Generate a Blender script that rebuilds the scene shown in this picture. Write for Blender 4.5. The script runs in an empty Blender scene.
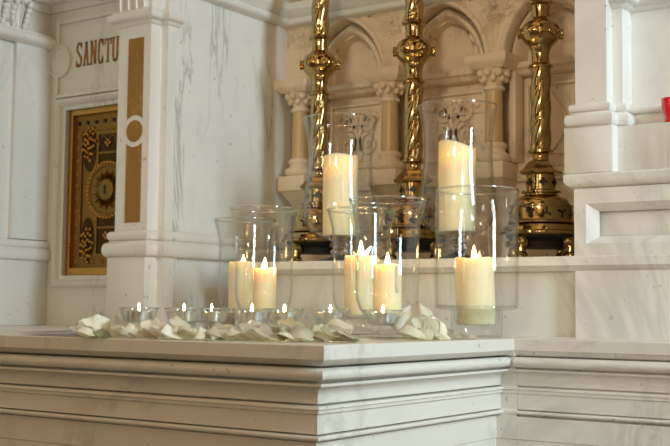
import bpy, bmesh, math, random
from mathutils import Vector, Matrix
random.seed(7)
S = bpy.context.scene
COL = S.collection
PI = math.pi

# ------------------------------------------------------------------ camera
FL = 1133.43
YAW, PITCH, ROLL = (math.radians(v) for v in (-34.701, 4.372, 0.601))
fw = Vector((math.sin(YAW)*math.cos(PITCH), math.cos(YAW)*math.cos(PITCH), math.sin(PITCH)))
r0 = Vector((math.cos(YAW), -math.sin(YAW), 0)); u0 = r0.cross(fw)
rt = r0*math.cos(ROLL) + u0*math.sin(ROLL)
up = -r0*math.sin(ROLL) + u0*math.cos(ROLL)
def ray(x, y): return rt*((x-335)/FL) - up*((y-223)/FL) + fw
CAM = Vector((0, 0, 1.0)) - ray(324, 345.3)*1.65
EYE = CAM.z
def at(x, y, ax, val):
    """where the sight line of a photo point meets a measured plane of the place"""
    d = ray(x, y); t = (val-CAM[ax])/d[ax]
    return CAM + d*t
def zat(x, y, Y): return at(x, y, 1, Y).z
def far(x, d, z=1.0):
    p = CAM + ray(x, 311)*d
    return Vector((p.x, p.y, z))

cd = bpy.data.cameras.new('camera'); co = bpy.data.objects.new('camera', cd); COL.objects.link(co)
cd.sensor_width = 36.0; cd.lens = FL*36/670; cd.clip_start = 0.05; cd.clip_end = 60
M = Matrix((rt, up, -fw)).transposed().to_4x4(); M.translation = CAM
co.matrix_world = M
cd.dof.use_dof = True; cd.dof.focus_distance = 2.15; cd.dof.aperture_fstop = 9
S.camera = co

# ------------------------------------------------------------------ materials
def lin(c):
    return tuple(v/12.92 if v <= .04045 else ((v+.055)/1.055)**2.4 for v in (x/255 for x in c)) + (1,)
def newmat(name):
    m = bpy.data.materials.new(name); m.use_nodes = True
    nt = m.node_tree; nt.nodes.clear()
    out = nt.nodes.new('ShaderNodeOutputMaterial')
    return m, nt, out
def N(nt, t, **kw):
    n = nt.nodes.new(t)
    for k, v in kw.items():
        if k in n.inputs: n.inputs[k].default_value = v
        else: setattr(n, k, v)
    return n
def simple(name, col, rough=.5, metal=0, **kw):
    m, nt, out = newmat(name)
    b = N(nt, 'ShaderNodeBsdfPrincipled', **{'Base Color': col, 'Roughness': rough, 'Metallic': metal})
    for k, v in kw.items(): b.inputs[k].default_value = v
    nt.links.new(b.outputs[0], out.inputs[0])
    return m
def marble(name, base, vein, amount=.5, scale=2.2, stretch=(1, 1, .35), rough=.38, stain=None, cut=.035):
    m, nt, out = newmat(name); L = nt.links.new
    tc = N(nt, 'ShaderNodeTexCoord')
    mp = N(nt, 'ShaderNodeMapping'); mp.inputs['Scale'].default_value = stretch; mp.inputs['Rotation'].default_value = (.25, .35, .3)
    L(tc.outputs['Object'], mp.inputs[0])
    n1 = N(nt, 'ShaderNodeTexNoise', **{'Scale': scale, 'Detail': 6.0, 'Roughness': .62, 'Distortion': .9})
    L(mp.outputs[0], n1.inputs['Vector'])
    sb = N(nt, 'ShaderNodeMath', operation='SUBTRACT'); sb.inputs[1].default_value = .5; L(n1.outputs[0], sb.inputs[0])
    ab = N(nt, 'ShaderNodeMath', operation='ABSOLUTE'); L(sb.outputs[0], ab.inputs[0])
    r1 = N(nt, 'ShaderNodeMapRange'); r1.inputs['From Min'].default_value = 0; r1.inputs['From Max'].default_value = cut
    r1.inputs['To Min'].default_value = 1; r1.inputs['To Max'].default_value = 0
    L(ab.outputs[0], r1.inputs['Value'])
    n2 = N(nt, 'ShaderNodeTexNoise', **{'Scale': scale*.9, 'Detail': 3.0}); L(mp.outputs[0], n2.inputs['Vector'])
    r2 = N(nt, 'ShaderNodeMapRange'); r2.inputs['From Min'].default_value = .44; r2.inputs['From Max'].default_value = .62
    L(n2.outputs[0], r2.inputs['Value'])
    mu = N(nt, 'ShaderNodeMath', operation='MULTIPLY'); L(r1.outputs[0], mu.inputs[0]); L(r2.outputs[0], mu.inputs[1])
    m2 = N(nt, 'ShaderNodeMath', operation='MULTIPLY'); L(mu.outputs[0], m2.inputs[0]); m2.inputs[1].default_value = amount
    # broad clouding
    n3 = N(nt, 'ShaderNodeTexNoise', **{'Scale': scale*2.0, 'Detail': 4.0}); L(tc.outputs['Object'], n3.inputs['Vector'])
    r3 = N(nt, 'ShaderNodeMapRange'); r3.inputs['From Min'].default_value = .45; r3.inputs['From Max'].default_value = .8
    r3.inputs['To Max'].default_value = .30; L(n3.outputs[0], r3.inputs['Value'])
    mx0 = N(nt, 'ShaderNodeMix', data_type='RGBA'); mx0.inputs[6].default_value = base
    mx0.inputs[7].default_value = stain or tuple(.72*b+.28*v for b, v in zip(base, vein)); L(r3.outputs[0], mx0.inputs[0])
    mx = N(nt, 'ShaderNodeMix', data_type='RGBA'); L(m2.outputs[0], mx.inputs[0]); L(mx0.outputs[2], mx.inputs[6]); mx.inputs[7].default_value = vein
    # small dark pits
    vo = N(nt, 'ShaderNodeTexNoise', **{'Scale': 55.0, 'Detail': 2.0}); L(tc.outputs['Object'], vo.inputs['Vector'])
    r4 = N(nt, 'ShaderNodeMapRange'); r4.inputs['From Min'].default_value = .70; r4.inputs['From Max'].default_value = .76; r4.inputs['To Max'].default_value = .55
    L(vo.outputs[0], r4.inputs['Value'])
    mx2 = N(nt, 'ShaderNodeMix', data_type='RGBA'); L(r4.outputs[0], mx2.inputs[0]); L(mx.outputs[2], mx2.inputs[6]); mx2.inputs[7].default_value = vein
    b = N(nt, 'ShaderNodeBsdfPrincipled', **{'Roughness': rough}); L(mx2.outputs[2], b.inputs['Base Color'])
    bp = N(nt, 'ShaderNodeBump', **{'Strength': .06, 'Distance': .004}); L(n3.outputs[0], bp.inputs['Height']); L(bp.outputs[0], b.inputs['Normal'])
    L(b.outputs[0], out.inputs[0])
    return m
WHITE = marble('white_marble', lin((228, 226, 218)), lin((138, 138, 130)), .45)
PIER = marble('pier_marble', lin((230, 229, 223)), lin((150, 150, 142)), .3)
WALLM = marble('veined_marble', lin((228, 228, 220)), lin((122, 126, 118)), .55, 6.5, (1, 1, .24), cut=.02)
ALTAR = marble('altar_marble', lin((228, 224, 214)), lin((140, 134, 122)), .4, 3.0, (1, 1, .5))
NICHE = marble('cream_marble', lin((230, 214, 184)), lin((170, 136, 104)), .5, 4.0, (1, 1, .7), rough=.45)
OCHRE = marble('ochre_marble', lin((146, 104, 24)), lin((196, 156, 72)), .8, 9, (1, 1, .6), rough=.3)
SHAFT = marble('tan_marble', lin((206, 178, 128)), lin((150, 110, 62)), .6, 6, (1, 1, .4), rough=.35)
GILT = simple('gilding', lin((176, 122, 52)), .5, .2)
DARKLINE = simple('dark_engraving', lin((52, 34, 18)), .7)
def brassmat(name, c, r, bump=0):
    m, nt, out = newmat(name); L = nt.links.new
    tc = N(nt, 'ShaderNodeTexCoord')
    n = N(nt, 'ShaderNodeTexNoise', **{'Scale': 30.0, 'Detail': 4.0}); L(tc.outputs['Object'], n.inputs['Vector'])
    r1 = N(nt, 'ShaderNodeMapRange'); r1.inputs['To Min'].default_value = r*.7; r1.inputs['To Max'].default_value = r*1.5; L(n.outputs[0], r1.inputs['Value'])
    b = N(nt, 'ShaderNodeBsdfPrincipled', **{'Base Color': c, 'Metallic': 1.0}); L(r1.outputs[0], b.inputs['Roughness'])
    if bump:
        n2 = N(nt, 'ShaderNodeTexNoise', **{'Scale': 160.0, 'Detail': 2.0}); L(tc.outputs['Object'], n2.inputs['Vector'])
        bp = N(nt, 'ShaderNodeBump', **{'Strength': bump, 'Distance': .002}); L(n2.outputs[0], bp.inputs['Height']); L(bp.outputs[0], b.inputs['Normal'])
    L(b.outputs[0], out.inputs[0]); return m
BRASS = brassmat('polished_brass', lin((174, 150, 100)), .10)
DOORB = brassmat('aged_brass', lin((140, 108, 54)), .36, .25)
DOORD = brassmat('dark_aged_brass', lin((78, 58, 28)), .42, .3)
DOORG = brassmat('bright_gilt', lin((188, 144, 72)), .28)
BLACK = simple('black_studs_and_shade', lin((16, 13, 10)), .5)  # black of the studs; also painted shade in openings and under the candlesticks
def glassmat(name, tint, edge, f0=.04, rough=.015):
    m, nt, out = newmat(name); L = nt.links.new
    lw = N(nt, 'ShaderNodeLayerWeight'); lw.inputs['Blend'].default_value = .5
    p = N(nt, 'ShaderNodeMath', operation='POWER'); L(lw.outputs['Facing'], p.inputs[0]); p.inputs[1].default_value = 5
    ma = N(nt, 'ShaderNodeMath', operation='MULTIPLY_ADD'); L(p.outputs[0], ma.inputs[0]); ma.inputs[1].default_value = .9; ma.inputs[2].default_value = f0
    p2 = N(nt, 'ShaderNodeMath', operation='POWER'); L(lw.outputs['Facing'], p2.inputs[0]); p2.inputs[1].default_value = 6.0
    mx = N(nt, 'ShaderNodeMix', data_type='RGBA'); L(p2.outputs[0], mx.inputs[0]); mx.inputs[6].default_value = tint; mx.inputs[7].default_value = edge
    t = N(nt, 'ShaderNodeBsdfTransparent'); L(mx.outputs[2], t.inputs[0])
    g = N(nt, 'ShaderNodeBsdfGlossy', **{'Roughness': rough}); g.inputs['Color'].default_value = (1, 1, 1, 1)
    ms = N(nt, 'ShaderNodeMixShader'); L(ma.outputs[0], ms.inputs[0]); L(t.outputs[0], ms.inputs[1]); L(g.outputs[0], ms.inputs[2])
    L(ms.outputs[0], out.inputs[0]); return m
GLASS = glassmat('thin_glass', (.984, .986, .982, 1), (.42, .45, .43, 1), .028)
RIMG = glassmat('rim_glass', (.93, .94, .93, 1), (.45, .48, .46, 1), .22)
THICK = glassmat('thick_glass', (.955, .965, .96, 1), (.45, .50, .48, 1), .07)
def refr(name, col):
    m, nt, out = newmat(name)
    b = N(nt, 'ShaderNodeBsdfPrincipled', **{'Base Color': col, 'Roughness': .02, 'IOR': 1.47, 'Transmission Weight': 1.0})
    nt.links.new(b.outputs[0], out.inputs[0]); return m
SOLIDG = glassmat('holder_glass', (.95, .965, .955, 1), (.32, .38, .36, 1), .10, .03)
FOOTG = refr('solid_glass', (.98, .99, .98, 1))
def waxmat():
    m, nt, out = newmat('cream_wax')
    b = N(nt, 'ShaderNodeBsdfPrincipled', **{'Base Color': lin((255, 238, 200)), 'Roughness': .45, 'Subsurface Weight': .85, 'Subsurface Scale': .022})
    b.inputs['Subsurface Radius'].default_value = (1.0, .62, .28)
    nt.links.new(b.outputs[0], out.inputs[0]); return m
WAX = waxmat()
TIN = simple('aluminium', (.86, .86, .86, 1), .22, 1)
TWAX = simple('tealight_wax', lin((240, 226, 200)), .3, **{'Subsurface Weight': .5, 'Subsurface Scale': .01})
WICK = simple('wick', (.01, .008, .006, 1), .8)
def flamemat(name='flame', strength=70.0):
    m, nt, out = newmat(name); L = nt.links.new
    tc = N(nt, 'ShaderNodeTexCoord'); sx = N(nt, 'ShaderNodeSeparateXYZ'); L(tc.outputs['Generated'], sx.inputs[0])
    cr = N(nt, 'ShaderNodeValToRGB'); cr.color_ramp.elements[0].color = (1, .46, .13, 1); cr.color_ramp.elements[1].color = (1, .56, .18, 1)
    e = cr.color_ramp.elements.new(.35); e.color = (1, .66, .30, 1)
    L(sx.outputs['Z'], cr.inputs[0])
    em = N(nt, 'ShaderNodeEmission', Strength=strength); L(cr.outputs[0], em.inputs[0]); L(em.outputs[0], out.inputs[0])
    return m
FLAME = flamemat()
TFLAME = flamemat('tealight_flame', 260.0)
def petalmat():
    m, nt, out = newmat('petal'); L = nt.links.new
    at_ = N(nt, 'ShaderNodeAttribute', attribute_name='base_tint')
    mx = N(nt, 'ShaderNodeMix', data_type='RGBA'); L(at_.outputs['Fac'], mx.inputs[0])
    mx.inputs[6].default_value = lin((254, 252, 243)); mx.inputs[7].default_value = lin((224, 226, 160))
    b = N(nt, 'ShaderNodeBsdfPrincipled', **{'Roughness': .55}); L(mx.outputs[2], b.inputs['Base Color'])
    tr = N(nt, 'ShaderNodeBsdfTranslucent'); L(mx.outputs[2], tr.inputs[0])
    ms = N(nt, 'ShaderNodeMixShader'); ms.inputs[0].default_value = .5; L(b.outputs[0], ms.inputs[1]); L(tr.outputs[0], ms.inputs[2])
    L(ms.outputs[0], out.inputs[0]); return m
PETAL = petalmat()
CLOTH = simple('lace_cloth', lin((232, 232, 232)), .9)
RED = simple('red_glass', (.75, .012, .015, 1), .12, **{'Coat Weight': .6})
STONE = marble('floor_stone', lin((120, 104, 88)), lin((80, 66, 54)), .5)

# ------------------------------------------------------------------ mesh helpers
def obj(name, bm, mat, parent=None, smooth=None, mods=()):
    bmesh.ops.recalc_face_normals(bm, faces=bm.faces)
    me = bpy.data.meshes.new(name); bm.to_mesh(me); bm.free()
    me.materials.append(mat)
    o = bpy.data.objects.new(name, me); COL.objects.link(o)
    if smooth is not None:
        for p in me.polygons: p.use_smooth = True
        if smooth < 180:
            me.set_sharp_from_angle(angle=math.radians(smooth))
    if parent: o.parent = parent
    return o
def tag(o, label, cat, group=None, kind=None):
    o['label'] = label; o['category'] = cat
    if group: o['group'] = group
    if kind: o['kind'] = kind
    return o
def thing(name, label, cat, loc=(0, 0, 0), rz=0, group=None):
    o = bpy.data.objects.new(name, None); COL.objects.link(o)
    o.empty_display_size = .05
    o.location = loc; o.rotation_euler = (0, 0, rz)
    return tag(o, label, cat, group)
def struct(name, bm, mat, smooth=None):
    o = obj(name, bm, mat, None, smooth); o['kind'] = 'structure'; return o
def box(bm, x0, x1, y0, y1, z0, z1, bev=0):
    vs = [bm.verts.new((x, y, z)) for z in (z0, z1) for y in (y0, y1) for x in (x0, x1)]
    fs = [bm.faces.new([vs[i] for i in f]) for f in ((0, 1, 3, 2), (4, 6, 7, 5), (0, 4, 5, 1), (2, 3, 7, 6), (0, 2, 6, 4), (1, 5, 7, 3))]
    if bev:
        es = {e for f in fs for e in f.edges}
        bmesh.ops.bevel(bm, geom=list(es), offset=bev, segments=2, affect='EDGES', profile=.5)
def BM(): return bmesh.new()
def mitres(path):
    n = []
    for i in range(len(path)):
        ds = []
        if i > 0: ds.append(Vector((path[i][0]-path[i-1][0], path[i][1]-path[i-1][1])).normalized())
        if i < len(path)-1: ds.append(Vector((path[i+1][0]-path[i][0], path[i+1][1]-path[i][1])).normalized())
        ns = [Vector((d.y, -d.x)) for d in ds]
        if len(ns) == 1: n.append(ns[0])
        else:
            k = 1+ns[0].dot(ns[1]); n.append((ns[0]+ns[1])/max(k, .2))
    return n
def sweep(bm, path, prof):
    """moulding: closed profile of (outward offset, z) swept along a plan path, mitred"""
    ms = mitres(path); rings = []
    for p, m in zip(path, ms):
        rings.append([bm.verts.new((p[0]+m.x*o, p[1]+m.y*o, z)) for o, z in prof])
    k = len(prof)
    for a, b in zip(rings, rings[1:]):
        for i in range(k):
            j = (i+1) % k
            bm.faces.new((a[i], a[j], b[j], b[i]))
    bm.faces.new(rings[0][::-1]); bm.faces.new(rings[-1])
def arc(cx, cz, r, a0, a1, n=8, rz=None):
    rz = rz or r
    return [(cx+r*math.cos(math.radians(a0+(a1-a0)*i/n)), cz+rz*math.sin(math.radians(a0+(a1-a0)*i/n))) for i in range(n+1)]
def close_prof(pts, back):
    return pts + [(back, pts[-1][1]), (back, pts[0][1])]
def sweepxz(bm, pts, prof, y, closed=False):
    """roll along a curve in the XZ plane; prof = (across, forward)"""
    n = len(pts); rings = []
    for i in range(n):
        a = Vector(pts[(i-1) % n] if closed or i else pts[0]); b = Vector(pts[(i+1) % n] if closed or i < n-1 else pts[-1])
        d = (b-a).normalized(); nn = Vector((d.y, -d.x))
        rings.append([bm.verts.new((pts[i][0]+nn.x*u, y-w, pts[i][1]+nn.y*u)) for u, w in prof])
    k = len(prof)
    for i in range(n if closed else n-1):
        a, b = rings[i], rings[(i+1) % n]
        for q in range(k-1):
            bm.faces.new((a[q], a[q+1], b[q+1], b[q]))
    return rings
def lathe(bm, prof, seg=32, loc=(0, 0, 0), rfun=None, closed=False):
    """prof (r, z); caps on axis when r == 0"""
    rings = []
    for r, z in prof:
        if r <= 1e-6: rings.append([bm.verts.new((loc[0], loc[1], loc[2]+z))]); continue
        rg = []
        for i in range(seg):
            t = 2*PI*i/seg; rr = r*(rfun(t, z) if rfun else 1)
            rg.append(bm.verts.new((loc[0]+rr*math.cos(t), loc[1]+rr*math.sin(t), loc[2]+z)))
        rings.append(rg)
    pairs = list(zip(rings, rings[1:]))
    if closed: pairs.append((rings[-1], rings[0]))
    for a, b in pairs:
        for i in range(seg):
            j = (i+1) % seg
            if len(a) == 1 and len(b) == 1: continue
            if len(a) == 1: bm.faces.new((a[0], b[i], b[j]))
            elif len(b) == 1: bm.faces.new((a[i], b[0], a[j]))
            else: bm.faces.new((a[i], a[j], b[j], b[i]))
    if not closed:
        if len(rings[0]) > 1: bm.faces.new(rings[0][::-1])
        if len(rings[-1]) > 1: bm.faces.new(rings[-1])
def ball(bm, c, r, sc=(1, 1, 1), seg=10, rot=None):
    mat = Matrix.Translation(c) @ (rot or Matrix()) @ Matrix.Diagonal((*[r*s for s in sc], 1))
    bmesh.ops.create_uvsphere(bm, u_segments=seg, v_segments=max(5, seg//2+1), radius=1, matrix=mat)
def prism(bm, pts, y0, y1):
    """polygon in XZ extruded from y0 (front) to y1 (back)"""
    a = [bm.verts.new((x, y0, z)) for x, z in pts]; b = [bm.verts.new((x, y1, z)) for x, z in pts]
    bm.faces.new(a); bm.faces.new(b[::-1]); n = len(pts)
    for i in range(n): bm.faces.new((a[i], a[(i+1) % n], b[(i+1) % n], b[i]))
def tube(bm, pts, r, seg=8, taper=None):
    pts = [Vector(p) for p in pts]; rings = []
    for i, p in enumerate(pts):
        d = (pts[min(i+1, len(pts)-1)]-pts[max(i-1, 0)]).normalized()
        a = d.orthogonal().normalized() if not rings else (prev-d*prev.dot(d)).normalized()
        prev = a; b = d.cross(a); rr = r*(taper[i] if taper else 1)
        rings.append([bm.verts.new(p+(a*math.cos(2*PI*k/seg)+b*math.sin(2*PI*k/seg))*rr) for k in range(seg)])
    for a, b in zip(rings, rings[1:]):
        for k in range(seg): bm.faces.new((a[k], a[(k+1) % seg], b[(k+1) % seg], b[k]))
    bm.faces.new(rings[0][::-1]); bm.faces.new(rings[-1])
def frame_bevel(bm, x0, x1, z0, z1, w, y0, y1):
    """sloped picture-frame border from outer rectangle at y0 to inner at y1"""
    o = [bm.verts.new((x, y0, z)) for x, z in ((x0, z0), (x1, z0), (x1, z1), (x0, z1))]
    i = [bm.verts.new((x, y1, z)) for x, z in ((x0+w, z0+w), (x1-w, z0+w), (x1-w, z1-w), (x0+w, z1-w))]
    for k in range(4): bm.faces.new((o[k], o[(k+1) % 4], i[(k+1) % 4], i[k]))
    bm.faces.new(i)
def plate_with_hole(bm, X0, X1, Z0, Z1, x0, x1, z0, z1, y0, y1):
    """flat slab facing -Y with a rectangular opening"""
    for a in ((X0, x0, Z0, Z1), (x1, X1, Z0, Z1), (x0, x1, Z0, z0), (x0, x1, z1, Z1)):
        if a[1]-a[0] > 1e-5 and a[3]-a[2] > 1e-5: box(bm, a[0], a[1], y0, y1, a[2], a[3])

# ------------------------------------------------------------------ key dimensions
T = 1.0                       # altar top
YW = .63                      # front of the right-hand wing
YG = .86                      # gradine riser
LEDGE = 1.167
YP, XP0, XP1 = .70, -1.152, -1.04     # left pillar front
YS = .80                      # tabernacle wall
XL = -1.535                   # far left wall
XN = -1.018                   # niche side wall
YB = 1.24                     # niche back

bm = BM(); box(bm, -6, 6, -7, 2.2, -.1, 0); struct('floor', bm, STONE)

# ------------------------------------------------------------------ altar block and wing
def altar(name, label, path, k, core, slab_boxes, plinth_out, ret=None):
    t = thing(name, label, 'altar', (0, 0, 0)) if not ret else ret
    bm = BM()
    sweep(bm, path, [(-.2, T-.001), (-.0015, T), (0, T-.0015), (0, T-.0215), (-.002, T-.023), (-.013*k, T-.030), (-.02*k, T-.032), (-.2, T-.032)])
    for b in slab_boxes: box(bm, *b, T-.032, T)
    obj('table_slab', bm, ALTAR, t, 35)
    bm = BM()
    pr = [(-.050*k, T-.032), (-.050*k, T-.0358), (-.022*k, T-.0362)] + arc(-.019*k, T-.0445, .0125, 85, -85, 9, .010) + [(-.030*k, T-.0545), (-.030*k, T-.0575), (-.014*k, T-.0580), (-.014*k, T-.062), (-.018*k, T-.0625), (-.024*k, T-.0635)] + arc(-.016*k, T-.0775, .018*k, 115, 180, 6, .014) + [(-.034*k, T-.079)]
    sweep(bm, path, close_prof(pr, -.2)); obj('torus_moulding', bm, ALTAR, t, 40)
    bm = BM()
    pr = [(-.035*k, T-.079), (-.035*k, T-.0890), (-.048*k, T-.0895), (-.048*k, T-.0918), (-.029*k, T-.0925), (-.027*k, T-.097), (-.031*k, T-.0985), (-.031*k, T-.1035), (-.036*k, T-.106), (-.036*k, T-.1345)]
    sweep(bm, path, close_prof(pr, -.2)); obj('frieze', bm, ALTAR, t, 40)
    bm = BM()
    pr = [(-.050*k, T-.1345), (-.050*k, T-.1368), (-.031*k, T-.1372)] + arc(-.034*k, T-.1405, .006, 60, -70, 5, .004) + [(-.048*k, T-.1455), (-.048*k, T-.148)]
    sweep(bm, path, close_prof(pr, -.2)); obj('bead_moulding', bm, ALTAR, t, 40)
    bm = BM()
    sweep(bm, path, [(plinth_out, T-.148), (plinth_out, T-.19), (plinth_out-.002, T-.192), (plinth_out-.002, 0), (-.2, 0), (-.2, T-.148)])
    box(bm, *core, 0, T-.04)
    obj('plinth', bm, ALTAR, t, 35)
    return t
ab = altar('altar_block', 'projecting veined marble altar block with stepped mouldings, carrying tealights and petals',
      [(-2.3, 0), (0, 0), (0, YW+.03)], 1.0, (-2.3, -.15, .15, 1.35), [(-2.3, -.15, .15, 1.4), (-.16, -.0, YW, 1.4)], -.042)
for nm, k, pr in (('frieze', .42, None),):
    bm = BM(); sweep(bm, [(-.045, YW), (-.0005, YW)], [(-.2, T-.032), (-.009, T-.032), (-.009, T-.0345)] + arc(-.008, T-.0445, .0053, 85, -85, 9, .010) + [(-.0076, T-.056), (-.006, T-.0575), (-.006, T-.061), (-.0076, T-.0615), (-.012, T-.067), (-.0143, T-.077), (-.0147, T-.0905), (-.012, T-.0925), (-.0113, T-.097), (-.013, T-.0985), (-.013, T-.1035), (-.0151, T-.106), (-.0151, T-.1345), (-.013, T-.1365), (-.0125, T-.1405), (-.014, T-.146), (-.009, T-.148), (-.009, T-.19), (-.011, T-.192), (-.011, 0), (-.2, 0)])
    obj('return_face', bm, ALTAR, ab, 40)
altar('altar_wing', 'set-back marble altar wing with stepped mouldings, right of the projecting block',
      [(0, YW), (1.4, YW)], .42, (.0, 1.4, YW+.15, 1.4), [(0, 1.4, YW+.15, 1.4)], -.009)
G_STONE = PIER

# ------------------------------------------------------------------ gradine (step the candlesticks stand on)
XG = -.885
g = thing('gradine', 'marble step behind the hurricane glasses, carrying the candlesticks', 'step')
bm = BM(); box(bm, XG, .034, YG+.004, YB+.045, T, LEDGE-.03); obj('riser', bm, PIER, g)
bm = BM(); box(bm, .0345, 1.4, YG-.014, YB+.045, T, LEDGE-.03); obj('riser', bm, PIER, g)
bm = BM()
sweep(bm, [(XG, YG-.022), (1.4, YG-.022)], [(-.42, LEDGE), (-.002, LEDGE), (0, LEDGE-.002), (0, LEDGE-.019), (-.004, LEDGE-.021), (-.012, LEDGE-.030), (-.42, LEDGE-.030)])
obj('ledge', bm, PIER, g, 35)

# ------------------------------------------------------------------ tabernacle bay on the left
t = thing('tabernacle', 'marble tabernacle bay with gilded SANCTU lettering over a brass door', 'tabernacle', (0, 0, 0))
dx0, dx1, dz0, dz1 = -1.459, -1.159, 1.138, 1.602
bm = BM()
plate_with_hole(bm, XL, XP0+.02, T, 2.25, dx0, dx1, dz0, dz1, YS, YS+.12)
obj('wall_slab', bm, WHITE, t)
bm = BM()   # bevelled surround
w = .03
o4 = ((dx0-w, dz0-w), (dx1+w, dz0-w), (dx1+w, dz1+w), (dx0-w, dz1+w)); i4 = ((dx0, dz0), (dx1, dz0), (dx1, dz1), (dx0, dz1))
for k in range(4):
    a, b, c, d = o4[k], o4[(k+1) % 4], i4[(k+1) % 4], i4[k]
    v = [bm.verts.new((p[0], y, p[1])) for p, y in ((a, YS-.001), (a, YS-.012), (b, YS-.012), (b, YS-.001))]; bm.faces.new(v)
    mid = lambda p, q, s: (p[0]+(q[0]-p[0])*s, p[1]+(q[1]-p[1])*s)
    rows = [(0, -.012), (.25, -.016), (.5, -.010), (.6, -.004), (1, .02)]
    for (s0, y0), (s1, y1) in zip(rows, rows[1:]):
        A, B_ = mid(a, d, s0), mid(b, c, s0); C_, D = mid(b, c, s1), mid(a, d, s1)
        bm.faces.new([bm.verts.new((p[0], YS+y, p[1])) for p, y in ((A, y0), (B_, y0), (C_, y1), (D, y1))])
obj('door_surround', bm, WHITE, t)
bm = BM()   # inscription panel: raised fillet frame
px0, px1, pz0, pz1 = -1.487, -1.12, 1.640, 1.848
for (a, b, c, d) in ((px0, px1, pz1, pz1+.012), (px0, px1, pz0-.004, pz0+.008), (px0-.012, px0, pz0-.004, 1.697), (px0-.012, px0, 1.788, pz1+.012)):
    box(bm, a, b, YS-.010, YS+.002, c, d, .003)
obj('panel_frame', bm, WHITE, t, 35)
bm = BM()   # round ear on the frame
mc = (-1.487, 1.742)
def disc_y(bm, cx, cz, prof, y, seg=32):
    rings = [[bm.verts.new((cx+r*math.cos(2*PI*i/seg), y-h, cz+r*math.sin(2*PI*i/seg))) for i in range(seg)] for r, h in prof]
    for a, b in zip(rings, rings[1:]):
        for i in range(seg): bm.faces.new((a[i], a[(i+1) % seg], b[(i+1) % seg], b[i]))
    bm.faces.new(rings[-1])
disc_y(bm, *mc, [(.048, -.002), (.047, .010), (.040, .011), (.037, .004), (.03, .006), (.015, .010), (.004, .011)], YS, 40)
obj('roundel', bm, WHITE, t, 35)
# lettering
LET = {
 'S': [[(.85, .98), (.85, .78)], [(.82, .86), (.62, .97), (.35, .97), (.18, .84), (.2, .66), (.5, .52), (.8, .36), (.84, .18), (.65, .03), (.35, .03), (.15, .14)], [(.12, .02), (.12, .24)]],
 'A': [[(.5, .98), (.22, .03)], [(.5, .98), (.78, .03)], [(.3, .36), (.7, .36)], [(.05, .03), (.36, .03)], [(.64, .03), (.98, .03)], [(.32, .97), (.6, .97)]],
 'N': [[(.2, .98), (.2, .03)], [(.2, .98), (.8, .03)], [(.8, .98), (.8, .03)], [(.04, .97), (.3, .97)], [(.04, .03), (.36, .03)], [(.64, .97), (.96, .97)]],
 'C': [[(.82, .98), (.82, .74)], [(.8, .86), (.6, .97), (.4, .97), (.22, .8), (.2, .5), (.22, .2), (.4, .03), (.62, .03), (.84, .18)], [(.84, .02), (.84, .28)]],
 'T': [[(.5, .97), (.5, .03)], [(.05, .95), (.95, .95)], [(.07, .98), (.07, .74)], [(.93, .98), (.93, .74)], [(.3, .03), (.7, .03)]],
 'U': [[(.2, .97), (.2, .25), (.3, .06), (.5, .02), (.7, .06), (.8, .25), (.8, .97)], [(.03, .97), (.36, .97)], [(.64, .97), (.97, .97)]],
}
WID = {'S': .17, 'A': .2, 'N': .19, 'C': .2, 'T': .24, 'U': .22}
THICKS = {(0): .9}
def letters(bm, word, x, z, w, h, y, grow):
    for ch in word:
        for st in LET[ch]:
            horiz = abs(st[0][1]-st[-1][1]) < .05 and len(st) == 2
            short = len(st) == 2 and not horiz and abs(st[0][1]-st[1][1]) < .4
            th = (.0016 if horiz else .0018 if short else .0034)+grow
            for (a, b) in zip(st, st[1:]):
                A = Vector((x+a[0]*w, z+a[1]*h)); B_ = Vector((x+b[0]*w, z+b[1]*h)); d = (B_-A).normalized(); A -= d*.0012; B_ += d*.0012
                n = Vector((-d.y, d.x))*th*.85
                bm.faces.new([bm.verts.new((p.x, y, p.y)) for p in (A+n, B_+n, B_-n, A-n)])
        x += w*1.08
for nm, gro, yy, mt in (('inscription_outline', .0011, YS-.0006, DARKLINE), ('inscription', 0, YS-.0012, GILT)):
    bm = BM(); letters(bm, 'SANCTUS', -1.424, 1.720, .0262, .067, yy, gro)
    o = obj(nm, bm, mt, t)
    if nm == 'inscription': o['label'] = 'gilded SANCTU lettering'
    else: o['label'] = 'dark outline of the lettering'
# brass door
dr = obj('door', (lambda b: (box(b, dx0+.001, dx1-.001, YS+.024, YS+.05, dz0+.001, dz1-.001), b)[1])(BM()), DOORB, t); dr['label'] = 'engraved brass door'
bm = BM()
for a in ((dx0, dx0+.016, dz0, dz1), (dx1-.016, dx1, dz0, dz1), (dx0+.016, dx1-.016, dz0, dz0+.022), (dx0+.016, dx1-.016, dz1-.016, dz1)):
    box(bm, a[0], a[1], YS+.012, YS+.03, a[2], a[3], .002)
obj('door_frame', bm, DOORG, dr)['label'] = 'plain bright brass frame of the door'
yd = YS+.024
cx, cz = (dx0+dx1)/2, 1.372
bm = BM()    # dark recessed bands
for a in ((cx-.036, cx+.036, dz0+.06, dz1-.075), ):
    box(bm, a[0], a[1], yd-.0015, yd, a[2], a[3])
for s in (-1, 1):
    for zc in (cz-.135, cz+.115):
        prism(bm, [(cx+s*.075+.026*math.cos(q), zc+.062*math.sin(q)) for q in [2*PI*i/20 for i in range(20)]], yd-.001, yd)
obj('dark_band', bm, DOORD, dr)['label'] = 'dark engraved band'
bm = BM()    # fine raised fillets
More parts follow.
